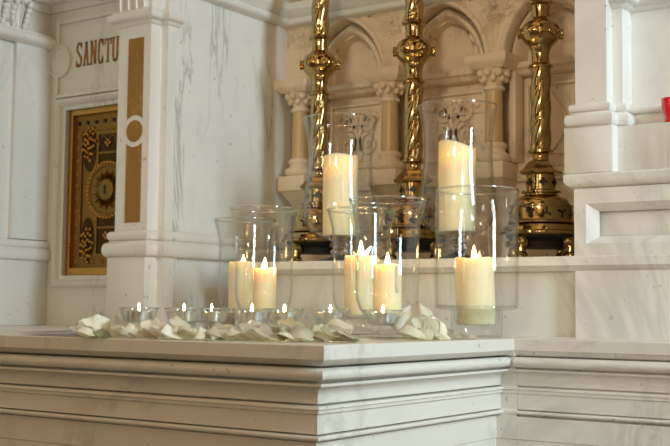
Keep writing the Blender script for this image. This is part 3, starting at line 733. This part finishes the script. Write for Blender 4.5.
def candlestick(x, y, rz, label, zoff=0):
    t = thing('altar_candlestick', label, 'candlestick', (x, y, LEDGE), rz, 'brass altar candlesticks')
    K = LEDGE
    # paw feet
    for k in range(4):
        a = 2*PI*k/4+PI/4; c, s = math.cos(a), math.sin(a)
        bm = BM()
        ball(bm, (c*.074, s*.074, .046), .017, (1, 1, .95), 14)
        tube(bm, [(c*.074, s*.074, .046), (c*.080, s*.080, .030), (c*.078, s*.078, .014)], .011, 10, [1.1, .9, 1.1])
        ball(bm, (c*.081, s*.081, .012), .017, (1.05, 1, .70), 12)
        for w_ in (-.010, 0, .010): ball(bm, (c*.094-s*w_, s*.094+c*w_, .008), .0075, (1.2, .8, 1), 8)
        for q in (-.012, .012): ball(bm, (c*.088-s*q, s*.088+c*q, .044), .007, (1, 1, 1), 8)
        obj('foot', bm, BRASS, t, 60)
    bm = BM(); lathe(bm, [(.0, .060), (.092, .060), (.096, .063), (.096, .068), (.090, .071), (.089, .078), (.085, .083), (.079, .085), (.074, .089), (0, .089)], 48); obj('base', bm, BRASS, t, 30)
    bm = BM(); lathe(bm, [(.0, .032), (.060, .032), (.064, .045), (.080, .056), (.082, .0605), (0, .0605)], 32); obj('under_base_shade', bm, BLACK, t, 30)  # black solid standing in for the shade beneath the base
    bm = BM(); lathe(bm, [(.06, .088), (.0775, .089), (.0785, .0925), (.0755, .0945), (.0735, .098), (.0720, .124), (.0740, .127), (.0740, .130), (.067, .131), (.02, .131)], 48); dm = obj('pierced_drum', bm, BRASS, t, 30)
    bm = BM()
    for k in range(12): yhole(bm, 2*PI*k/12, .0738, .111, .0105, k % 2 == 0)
    obj('opening_shade', bm, BLACK, dm)  # black faces laid on the drum as the shade inside its holes
    bm = BM(); lathe(bm, [(.067, .130), (.066, .136), (.060, .145), (.048, .152), (.038, .155), (.038, .158), (.046, .160), (.046, .164), (.036, .166), (.034, .168), (.02, .168)], 40); obj('dome', bm, BRASS, t, 30)
    bm = BM(); lathe(bm, [(.02, .166), (.0335, .166), (.0335, .202), (.02, .202)], 40, (0, 0, 0)); cl = obj('lantern_drum', bm, BRASS, t, 30)
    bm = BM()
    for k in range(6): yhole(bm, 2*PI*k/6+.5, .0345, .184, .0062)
    obj('opening_shade', bm, BLACK, cl)  # trefoil holes likewise painted as flat black shade
    bm = BM(); lathe(bm, [(.02, .200), (.036, .201), (.048, .206), (.050, .210), (.048, .213), (.040, .219), (.030, .232), (.026, .236), (.02, .236)], 48, rfun=ngon_prof(6)); obj('hexagonal_collar', bm, BRASS, t, 30)
    bm = BM(); lathe(bm, [(.015, .234), (.023, .235), (.0195, .240), (.0185, .246), (.0195, .251), (.026, .253), (.030, .256), (.030, .260), (.024, .263), (.015, .264)], 40); obj('neck', bm, BRASS, t, 30)
    def shaft(z0, z1):
        bm = BM(); n = int((z1-z0)/.004); seg = 96; rings = []
        for q in range(n+1):
            z = z0+(z1-z0)*q/n; rg = []
            for m in range(seg):
                a = 2*PI*m/seg; sn = abs(math.sin(1.5*a)); rr_ = .0235*(.80+.24*sn**.65+.15*math.exp(-(sn/.16)**2))
                rg.append(bm.verts.new((rr_*math.cos(a+30*(z-z0)), rr_*math.sin(a+30*(z-z0)), z)))
            rings.append(rg)
        for a, b in zip(rings, rings[1:]):
            for m in range(seg): bm.faces.new((a[m], a[(m+1) % seg], b[(m+1) % seg], b[m]))
        bm.faces.new(rings[0][::-1]); bm.faces.new(rings[-1])
        obj('twisted_shaft', bm, BRASS, t, 75)
    shaft(.262, .458)
    bm = BM(); lathe(bm, [(.015, .455), (.025, .456), (.027, .459), (.025, .463), (.021, .466), (.0195, .470), (.019, .488), (.0205, .498), (.024, .504), (.024, .506), (.034, .516), (.0395, .524), (.041, .532), (.043, .533), (.043, .543), (.041, .544), (.0405, .552), (.036, .561), (.027, .568), (.0235, .571), (.0205, .575), (.0195, .592), (.021, .604), (.027, .608), (.028, .612), (.026, .616), (.015, .618)], 40); [setattr(v_.co, a_, getattr(v_.co, a_)*1.10) for v_ in bm.verts for a_ in 'xy']; kn = obj('knop', bm, BRASS, t, 30)
    for k in range(6):
        a = 2*PI*k/6
        bm = BM(); lathe(bm, [(.0, 0), (.0125, 0), (.0125, .006), (.0135, .008), (.0135, .012), (.011, .013), (.010, .011), (.004, .0135), (0, .014)], 20)
        bm.transform(Matrix.Rotation(a, 4, 'Z') @ Matrix.Translation((.0405, 0, .538)) @ Matrix.Rotation(PI/2, 4, 'Y'))
        obj('boss', bm, BRASS, kn, 30)
    shaft(.616, .86)
    bm = BM(); lathe(bm, [(.015, .858), (.027, .86), (.028, .865), (.022, .87), (.022, .89), (.05, .90), (.075, .92), (.078, .928), (.074, .928), (.02, .91), (0, .91)], 40); obj('drip_pan', bm, BRASS, t, 30)
    return t
candlestick(-.789, 1.085, .6, 'twisted brass candlestick standing behind the leftmost tall footed hurricane glass, first of three')
candlestick(-.493, 1.08, .55, 'twisted brass candlestick between the two tall footed hurricane glasses, the middle one of three')
candlestick(-.147, 1.08, .6, 'twisted brass candlestick beside the white pier, rightmost of three')

# ------------------------------------------------------------------ glasses and candles
def shell(bm, outer, th, zin, seg=56):
    """glass vessel: outer profile (r,z) from the foot centre upwards; inner wall starts at height zin"""
    inner = []
    for i in range(len(outer)-1, -1, -1):
        r_, z = outer[i]
        if z < zin or r_ <= th*1.5: break
        inner.append((r_-th, z+(0 if i else 0)))
    inner[0] = (outer[-1][0]-th, outer[-1][1])
    rim = (outer[-1][0]-th/2, outer[-1][1]+th*.5)
    lathe(bm, outer+[rim]+inner+[(inner[-1][0]*.6, zin-.002), (0, zin-.003)], seg)
def flame_obj(parent, z, s=1, twin=False, dx=0, mat=None):
    bm = BM()
    pr = [(0, 0), (.0022, .001), (.0042, .005), (.0046, .009), (.0038, .014), (.0022, .020), (.0008, .025), (0, .028)]
    lathe(bm, [(a*s, b*s) for a, b in pr], 14, (dx, 0, z))
    if twin:
        b2 = BM(); lathe(b2, [(a*s*.75, b*s*.8) for a, b in pr], 14)
        me = bpy.data.meshes.new('tmp'); b2.transform(Matrix.Translation((dx+.004, .002, z)) @ Matrix.Rotation(.6, 4, 'Y')); b2.to_mesh(me); b2.free()
        bm.from_mesh(me); bpy.data.meshes.remove(me)
    return obj('flame', bm, mat or FLAME, parent, 180)
def pillar_candle(loc, r_, h, label, lit, drip=None, slant=0, tilt=0, twin=False, fs=1.0, well=0):
    c = thing('pillar_candle', label, 'candle', loc, 0, 'cream pillar candles')
    c.rotation_euler = (0, tilt, .6)
    bm = BM()
    lip = .004
    def wob(tt, z):
        return 1+.008*math.sin(3*tt+z*40)+(.012*math.sin(2*tt+1) if z > h*.8 else 0)
    lathe(bm, [(0, 0), (r_*.95, 0), (r_*.985, .003), (r_, h*.3), (r_, h*.6), (r_, h-.010), (r_*.985, h-.003), (r_*.95, h), (r_*.88, h-.002), (r_*.80, h-.008)]+([(r_*.74, h-.014), (r_*.70, h-well), (0, h-well-.002)] if well else [(r_*.4, h-.011), (0, h-.011)]), 48, rfun=wob)
    for v_ in bm.verts:
        if v_.co.z > h*.75:
            k = (v_.co.z-h*.75)/(h*.25)
            v_.co.z += k*slant*(-v_.co.x)/r_ + k*.0016*math.sin(3*math.atan2(v_.co.y, v_.co.x)+r_*900)
    obj('wax_body', bm, WAX, c, 50)
    if drip is not None:
        bm = BM(); ca, sa = math.cos(drip), math.sin(drip)
        pts = [(ca*r_*.97, sa*r_*.97, h-.004)]+[(ca*r_*1.01, sa*r_*1.01, h-.006-.012*i) for i in range(5)]
        tube(bm, pts, .0042, 8, [.5, 1, .8, .7, .9, .5]); obj('wax_drip', bm, WAX, c, 180)
    bm = BM(); tube(bm, [(0, 0, h-.013), (.0005, 0, h-.005), (.0015, 0, h+.001)], .0010, 6); obj('wick', bm, WICK, c)
    if well: c.children[-1].location.z = -well+.011
    if lit: flame_obj(c, h-.004-(well-.011 if well else 0), fs, twin)
    return c
def horizon(x): return 309.6+.0105*(x-335)
def zpx(x, y, d): return EYE+(horizon(x)-y)*d/FL

def straight_hurricane(x, d, label, candle_r, candle_top_y, candle_x, clabel, twin=False, drip=None, fs=1.0, H=.264):
    p = far(x, d)
    h = thing('hurricane_glass', label, 'glass vase', p, 0, 'flared hurricane glasses on the altar')
    R = .0615
    prof = [(0, .0), (.040, 0), (.042, .002), (.041, .005), (.026, .010), (.017, .015), (.015, .020), (.018, .026), (.032, .033), (.045, .043), (.054, .055), (.0595, .070), (R, .088), (R, .12), (R-.0003, .16), (R, .20), (R+.001, .215), (R+.004, .232), (R+.0085, .248), (.0735, H-.002), (.0745, H)]
    bm = BM(); shell(bm, prof[9-1:], .0022, .036); 
    obj('glass_body', bm, GLASS, h, 60)
    bm = BM(); lathe(bm, prof[:9]+[(.028, .034), (0, .0345)], 48); obj('glass_foot', bm, THICK, h, 60)
    bm = BM(); bmesh.ops.create_circle(bm, segments=8, radius=.0013); prof_r = [(.0745-.001+.0019*math.cos(2*PI*i/8), H+.0019*math.sin(2*PI*i/8)) for i in range(8)]; bm.free(); bm = BM()
    lathe(bm, prof_r, 56, closed=True); obj('glass_rim', bm, RIMG, h, 180)
    ztop = zpx(candle_x, candle_top_y, d)
    cp = far(candle_x, d)
    zb = .0415
    dxy = Vector((cp.x-p.x, cp.y-p.y, 0)); mx_ = max(0, .040-candle_r)
    if dxy.length > mx_: dxy = dxy.normalized()*mx_ if dxy.length else dxy
    pillar_candle((p.x+dxy.x, p.y+dxy.y, T+zb), candle_r, ztop-T-zb, clabel, True, drip, 0, 0, twin, fs)
straight_hurricane(387, 2.17, 'flared hurricane glass standing directly behind the rightmost tealight', .0273, 264.5, 387.3, 'lit cream candle in the front hurricane glass behind the rightmost tealight, with wax drip', drip=-.9)
straight_hurricane(361, 2.40, 'flared hurricane glass overlapped by the front middle hurricane, behind it', .035, 256, 360.5, 'lit cream candle with a wide forked flame in the rear middle hurricane glass', twin=True, fs=1.35)
straight_hurricane(263.3, 2.40, 'front flared hurricane glass of the overlapping left pair', .0248, 268.4, 264.2, 'slim lit cream candle in the front glass of the left pair')
straight_hurricane(243.5, 2.70, 'rear flared hurricane glass of the left pair, nearest the marble side wall', .0345, 262, 242.5, 'thick cream candle in the rear glass of the left pair, mostly hidden', fs=.8)

def bulb_hurricane(x, d, label, cr, ctop, cbot, cx_, clabel, slant=0, tilt=0):
    p = far(x, d, LEDGE); H = .355
    h = thing('footed_hurricane_glass', label, 'glass vase', p, 0, 'tall footed hurricane glasses on the step')
    body = [(.020, .052), (.034, .056), (.055, .064), (.075, .078), (.088, .097), (.0925, .118), (.0905, .145), (.085, .180), (.0805, .215), (.079, .245), (.0795, .275), (.0825, .305), (.0875, .332), (.0925, .350), (.0935, H)]
    bm = BM(); shell(bm, body, .0024, .056); obj('glass_body', bm, GLASS, h, 60)
    bm = BM(); lathe(bm, [(.0935-.001+.0019*math.cos(2*PI*i/8), H+.0019*math.sin(2*PI*i/8)) for i in range(8)], 56, closed=True); obj('glass_rim', bm, RIMG, h, 180)
    bm = BM(); lathe(bm, [(0, 0), (.050, 0), (.052, .002), (.050, .005), (.028, .010), (.014, .016), (.012, .019), (.020, .022), (.023, .027), (.020, .032), (.014, .034), (.014, .036), (.021, .038), (.024, .043), (.021, .048), (.016, .050), (.020, .0515), (0, .0517)], 40); obj('beaded_stem', bm, FOOTG, h, 60)
    ztop = zpx(cx_, ctop, d); zb = LEDGE+.0655
    cp = far(cx_, d)
    dxy = Vector((cp.x-p.x, cp.y-p.y, 0)); lim = .012
    if dxy.length > lim: dxy = dxy.normalized()*lim
    pillar_candle((p.x+dxy.x, p.y+dxy.y, zb), cr, ztop-zb, clabel, True, None, slant, tilt, well=.045)
bulb_hurricane(338.6, 2.775, 'tall footed hurricane glass on the step, in front of the leftmost candlestick', .0428, 154.5, 237, 339, 'tall cream candle glowing inside its hollow top, in the left footed hurricane glass')
bulb_hurricane(457.6, 2.587, 'tall footed hurricane glass on the step, above the straight cylinder vase', .0432, 143.5, 234, 457, 'tall cream candle with a sloping melted top, in the right footed hurricane glass', slant=.010)

# straight cylinder vase with narrow foot
pE = far(476.6, 2.29)
h = thing('cylinder_vase', 'wide straight cylinder glass vase with narrower thick foot, standing right of the petals', 'glass vase', pE)
bm = BM()
shell(bm, [(.0505, .056), (.072, .0565), (.0805, .0585), (.0838, .063), (.0848, .070), (.085, .10), (.085, .20), (.085, .297)], .0032, .0)
bmE = bm; bm.free(); bm = BM()
lathe(bm, [(.0495, .054), (.072, .0548), (.0805, .057), (.0840, .062), (.0850, .070), (.0852, .12), (.0852, .22), (.0852, .297), (.0836, .2985), (.0820, .297), (.0820, .22), (.0820, .12), (.0818, .071), (.0805, .0655), (.0775, .062), (.071, .0605), (.0495, .0598)], 64, closed=True)
obj('glass_body', bm, GLASS, h, 50)
bm = BM(); lathe(bm, [(.0836-.0+.0018*math.cos(2*PI*i/8), .2975+.0018*math.sin(2*PI*i/8)) for i in range(8)], 64, closed=True); obj('glass_rim', bm, RIMG, h, 180)
bm = BM(); lathe(bm, [(.0820+.0028*math.cos(2*PI*i/8), .060+.0028*math.sin(2*PI*i/8)) for i in range(8)], 64, closed=True); obj('glass_shoulder', bm, THICK, h, 180)
bm = BM(); lathe(bm, [(0, .001), (.048, 0), (.0515, .003), (.0525, .010), (.0525, .054), (.0465, .056), (.0455, .032), (.044, .0265), (.038, .024), (0, .0235)], 56); obj('glass_foot', bm, THICK, h, 50)
zt_ = zpx(475, 258, 2.29)
pillar_candle((pE.x-.001, pE.y, T+.0245), .0392, zt_-T-.0245, 'thick lit cream candle in the straight cylinder vase', True, None, .001, -.03, False, 1.1)

# ------------------------------------------------------------------ tealights in flared glass holders
def tealight(x, d, label, glabel, rz):
    p = far(x, d)
    n = 12
    def facet(tt, z): return 1+(.05*math.cos(n*tt) if z < .022 else 0)
    hd = thing('tealight_holder', glabel, 'candle holder', p, rz, 'flared glass tealight holders')
    bm = BM()
    lathe(bm, [(0, .0240), (.0205, .0240), (.026, .028), (.031, .038), (.0348, .0500), (.0352, .0515), (.0338, .0520), (.0322, .0500), (.0285, .0385), (.0262, .0305), (.024, .0275), (.018, .0265), (0, .0263)], 48, rfun=facet)
    obj('glass_cup', bm, SOLIDG, hd, 50)
    bm = BM(); lathe(bm, [(.0345+.0013*math.cos(2*PI*i/8), .0515+.0013*math.sin(2*PI*i/8)) for i in range(8)], 40, closed=True); obj('glass_rim', bm, FOOTG, hd, 180)
    bm = BM(); lathe(bm, [(0, 0), (.0205, 0), (.0215, .002), (.0210, .010), (.0205, .020), (.0212, .0236), (0, .0238)], 48, rfun=facet); obj('glass_foot', bm, THICK, hd, 50)
    c = thing('tealight', label, 'tealight', p+Vector((0, 0, .0275)), rz, 'lit tealights')
    bm = BM(); lathe(bm, [(0, 0), (.0225, 0), (.0235, .001), (.0243, .018), (.0250, .0185), (.0250, .0192), (.0240, .0190), (.0232, .0160), (0, .0155)], 40); obj('metal_cup', bm, TIN, c, 40)
    bm = BM(); lathe(bm, [(0, .0150), (.0228, .0150), (.0229, .0172), (.022, .0168), (0, .0166)], 32); obj('wax', bm, TWAX, c, 40)
    bm = BM(); tube(bm, [(0, 0, .016), (.0004, 0, .020), (.001, 0, .0235)], .0009, 6); obj('wick', bm, WICK, c)
    flame_obj(c, .0195, .5, mat=TFLAME)
    return p
tl = [(139, 2.00, 'leftmost of the row, in front of the pillar base'), (184, 2.03, 'second from the left in the row'), (211.5, 2.10, 'third from the left in the row, close behind its neighbour'),
      (252, 1.97, 'fourth from the left in the row, below the left hurricane pair'), (284.5, 2.03, 'fifth from the left in the row'),
      (330.5, 2.03, 'sixth from the left in the row, tucked behind the tall petals'), (383, 2.03, 'rightmost of the row, in front of the middle hurricane')]
TP = []
for i, (x, d, w_) in enumerate(tl):
    TP.append(tealight(x, d, 'lit tealight, '+w_, 'flared glass tealight holder, '+w_, i*.37))

# ------------------------------------------------------------------ white rose petals
def petal_mesh(seed):
    rg = random.Random(seed); n = 10
    L_, W_ = rg.uniform(.036, .046), rg.uniform(.021, .027)
    cup, curl, tw = rg.uniform(-.22, .26), rg.uniform(.1, .4), rg.uniform(-.3, .3)
    rg_b = rg.choice((.3, -.55, -.45, .25))
    me = bpy.data.meshes.new('petal'); bm = BM(); tint = bm.verts.layers.float.new('base_tint')
    grid = []
    for j in range(n+1):
        v_ = j/n; row = []
        wd = W_*(.30+.70*math.sin(min(1, v_*1.25)*PI/2))*(1 if v_ < .8 else math.sqrt(max(.02, 1-((v_-.8)/.215)**2)))
        for i in range(n+1):
            u = -1+2*i/n
            x = u*wd; y = (v_-.5)*L_ + .12*L_*(abs(u)**2)*(-v_)
            z = cup*wd*u*u + rg_b*L_*(v_-.45)**2 - curl*.012*max(0, v_-.7)/.3*abs(u)
            z += .0035*math.sin(u*4+seed)*v_ + .0022*math.sin(u*9+seed*2)*v_**3 + tw*.01*u*(v_-.5)
            vv = bm.verts.new((x, y, z)); vv[tint] = max(0, .62-v_*2.4)*rg.uniform(.5, 1)+.06*rg.random()
            row.append(vv)
        grid.append(row)
    for a, b in zip(grid, grid[1:]):
        for i in range(n): bm.faces.new((a[i], a[i+1], b[i+1], b[i]))
    bmesh.ops.solidify(bm, geom=bm.faces[:], thickness=.0006)
    bm.to_mesh(me); bm.free(); me.materials.append(PETAL)
    for f in me.polygons: f.use_smooth = True
    return me
PM = [petal_mesh(k) for k in range(10)]
def petal(x, y, pitch, yaw, label, group, z=0, k=None, roll=0, sc=1):
    me = PM[k if k is not None else random.randrange(10)]
    o = bpy.data.objects.new('rose_petal', me); COL.objects.link(o)
    R_ = Matrix.Rotation(yaw, 3, 'Z') @ Matrix.Rotation(pitch, 3, 'X') @ Matrix.Rotation(roll, 3, 'Y')
    o.rotation_euler = R_.to_euler(); o.scale = (sc, sc, sc)
    low = min((R_ @ v_.co).z for v_ in me.vertices)*sc
    o.location = (x, y, T-low+.0005+z)
    tag(o, label, 'petal', group)
def near_tea(x, y, r_):
    return any((x-q_.x)**2+(y-q_.y)**2 < r_*r_ for q_ in TP)
G1 = ('loose white rose petal in the drift along the altar edge below the tealights', 'white rose petals in the long drift')
G2 = ('white rose petal in the small heap between the rightmost tealight and the cylinder vase', 'white rose petals in the right heap')
rp = random.Random(21)
xpx = 84
row = 0
pts_used = []
def place_px(x, d, pitch, yaw, G, **kw):
    p_ = far(x, d)
    petal(p_.x, p_.y, pitch, yaw, *G, **kw)
cam_yaw = YAW        # petals mostly show their broad side to the nave
# front drift: (photo x, depth behind the edge in metres, pitch, yaw, variant)
x = 82
i = 0
while x < 352:
    edge = at(x, 338, 1, 0); dE = (Vector((edge.x, 0, T))-CAM).dot(fw)
    d = min(max(dE+.045, 1.86 if x < 200 else 1.82), 1.93)
    place_px(x, d+rp.uniform(-.010, .016), rp.uniform(.25, .65), rp.uniform(.7, 1.9), G1, roll=rp.uniform(-.25, .25), sc=rp.uniform(.9, 1.2))
    if i % 2 == 0: place_px(x+rp.uniform(2, 9), d-.012, rp.uniform(.15, .5), rp.uniform(.6, 2.2), G1, roll=rp.uniform(-.2, .3), sc=rp.uniform(.8, 1.05), z=rp.choice((0, .004, .008)))
    if i % 3 == 1:
        place_px(x+rp.uniform(-4, 4), d+.03, rp.uniform(.5, .8), rp.uniform(.7, 1.8), G1, roll=rp.uniform(-.3, .3), sc=rp.uniform(.85, 1.15), z=.004)
    x += rp.uniform(9.0, 13.0); i += 1
for (x, d, pi_, ya, k, sc) in ((97, 1.95, 1.05, .9, 1, 1.2), (338, 1.86, .75, .7, 2, 1.15), (325, 1.85, .6, 1.3, 6, 1.0), (306, 1.86, .5, .6, 6, 1.0)):
    place_px(x, d, pi_, ya, G1, k=k, sc=sc)
for (x, d, pi_, ya, k, sc, z) in ((409, 2.03, 1.05, 1.1, 3, 1.35, 0), (417, 2.07, 1.2, 1.0, 0, 1.45, .006), (415, 1.99, .5, 1.3, 2, 1.1, 0), (425, 2.04, .85, 1.2, 5, 1.35, 0), (424, 2.0, .45, 1.0, 7, 1.1, 0),
                                  (435, 2.06, .8, 1.2, 6, 1.25, 0), (432, 2.10, 1.05, 1.2, 8, 1.25, .008), (444, 2.08, .6, 1.3, 9, 1.15, 0), (434, 2.02, .35, 1.6, 1, 1.0, .004), (454, 2.09, .4, 1.4, 4, 1.0, 0), (441, 2.04, .3, 1.1, 0, .9, .0)):
    place_px(x, d, pi_, ya, G2, k=k, sc=sc, z=z)
place_px(468, 2.10, .12, .9, ('single flat white rose petal lying against the foot of the cylinder vase', 'white rose petal by the vase'), k=3, sc=1.0)

# ------------------------------------------------------------------ lace cloth at the left end
bm = BM()
A_ = at(-90, 338.6, 2, T); fr = []
n = 60
e0, e1 = Vector((-1.48, .12)), Vector((-.62, .125))
pa, pb = at(0, 335.6, 2, T), at(80, 331.5, 2, T)
dirv = (pb-pa); dirv.z = 0
front = []
for i in range(n+1):
    s = -.8+1.8*i/n
    c_ = pa+dirv*s
    nrm = Vector((dirv.y, -dirv.x, 0)).normalized()
    c_ = c_+nrm*(.010*abs(math.sin(i*PI/2.5))); c_.y = max(c_.y, .012+.008*abs(math.sin(i*PI/2.5)))
    front.append(c_)
back = [c_+Vector((-.02, .16, 0)) for c_ in front]
top = [(bm.verts.new((a.x, a.y, T+.004+.0008*math.sin(i*1.1))), bm.verts.new((b.x, b.y, T+.004))) for i, (a, b) in enumerate(zip(front, back))]
for a, b in zip(top, top[1:]): bm.faces.new((a[0], b[0], b[1], a[1]))
bmesh.ops.solidify(bm, geom=bm.faces[:], thickness=.003)
tag(obj('altar_cloth', bm, CLOTH, None, 40), 'white cloth with scalloped edge lying flat on the altar at far left', 'cloth')

# ------------------------------------------------------------------ light
def area(name, loc, target, sx, sy, power, col):
    l = bpy.data.lights.new(name, 'AREA'); l.shape = 'RECTANGLE'; l.size = sx; l.size_y = sy; l.energy = power; l.color = col
    o = bpy.data.objects.new(name, l); COL.objects.link(o); o.location = loc
    o.rotation_euler = (Vector(target)-Vector(loc)).to_track_quat('-Z', 'Y').to_euler()
    return o
area('right_window', (3.05, -.12, 2.2), (-.4, .3, 1.1), .5, 2.0, 92, (.76, .97, 1.06))
area('nave_window', (-.9, -5.5, 2.0), (-.4, .5, 1.2), .12, 1.9, 11, (.93, 1, .96))
area('nave_window', (2.4, -6.0, 2.6), (-.4, .5, 1.2), .10, 1.8, 7, (.93, 1, .96))
sp = bpy.data.lights.new('pier_fill', 'SPOT'); sp.energy = 85; sp.color = (.86, 1, 1); sp.spot_size = .42; sp.spot_blend = .7; sp.shadow_soft_size = .35  # added fill with no known lamp, brightens the pier and step front
so = bpy.data.objects.new('pier_fill', sp); COL.objects.link(so); so.location = (2.9, -2.2, 3.1)
so.rotation_euler = (Vector((.60, .86, 1.02))-so.location).to_track_quat('-Z', 'Y').to_euler()
sp = bpy.data.lights.new('niche_fill', 'SPOT'); sp.energy = 270; sp.color = (1, .86, .68); sp.spot_size = .27; sp.spot_blend = .6; sp.shadow_soft_size = .30  # added warm fill aimed at the niche to lift its arcade
so = bpy.data.objects.new('niche_fill', sp); COL.objects.link(so); so.location = (1.3, -4.5, 2.5)
so.rotation_euler = (Vector((-.58, 1.2, 1.58))-so.location).to_track_quat('-Z', 'Y').to_euler()
rl = random.Random(5)
for k in range(14):
    l = bpy.data.lights.new('chandelier_bulb', 'POINT'); l.energy = 2.2; l.color = (1, .72, .42); l.shadow_soft_size = .022
    o = bpy.data.objects.new('chandelier_bulb', l); COL.objects.link(o)
    o.location = (4.6+rl.uniform(-.9, .9), -3.6+rl.uniform(-.9, .9), 1.75+rl.uniform(-.25, .6))
W = bpy.data.worlds.new('church'); S.world = W; W.use_nodes = True
nt = W.node_tree; nt.nodes.clear(); L = nt.links.new
wo = nt.nodes.new('ShaderNodeOutputWorld'); bg = nt.nodes.new('ShaderNodeBackground')
tc = nt.nodes.new('ShaderNodeTexCoord'); ns = N(nt, 'ShaderNodeTexNoise', **{'Scale': 2.4, 'Detail': 3.0}); L(tc.outputs['Generated'], ns.inputs['Vector'])
cr = nt.nodes.new('ShaderNodeValToRGB'); cr.color_ramp.elements[0].position = .49; cr.color_ramp.elements[1].position = .60
cr.color_ramp.elements[0].color = (.03, .018, .009, 1); cr.color_ramp.elements[1].color = (.95, .62, .34, 1)
L(ns.outputs[0], cr.inputs[0]); L(cr.outputs[0], bg.inputs[0]); bg.inputs[1].default_value = 1.1; L(bg.outputs[0], wo.inputs[0])

S.view_settings.view_transform = 'Standard'; S.view_settings.look = 'None'; S.view_settings.gamma = 1; S.view_settings.use_curve_mapping = False
S.view_settings.exposure = 0.0
S.cycles.transparent_max_bounces = 32; S.cycles.max_bounces = 12; S.cycles.transmission_bounces = 12; S.cycles.glossy_bounces = 6
S.cycles.caustics_refractive = False; S.cycles.caustics_reflective = False
S.cycles.sample_clamp_indirect = 6
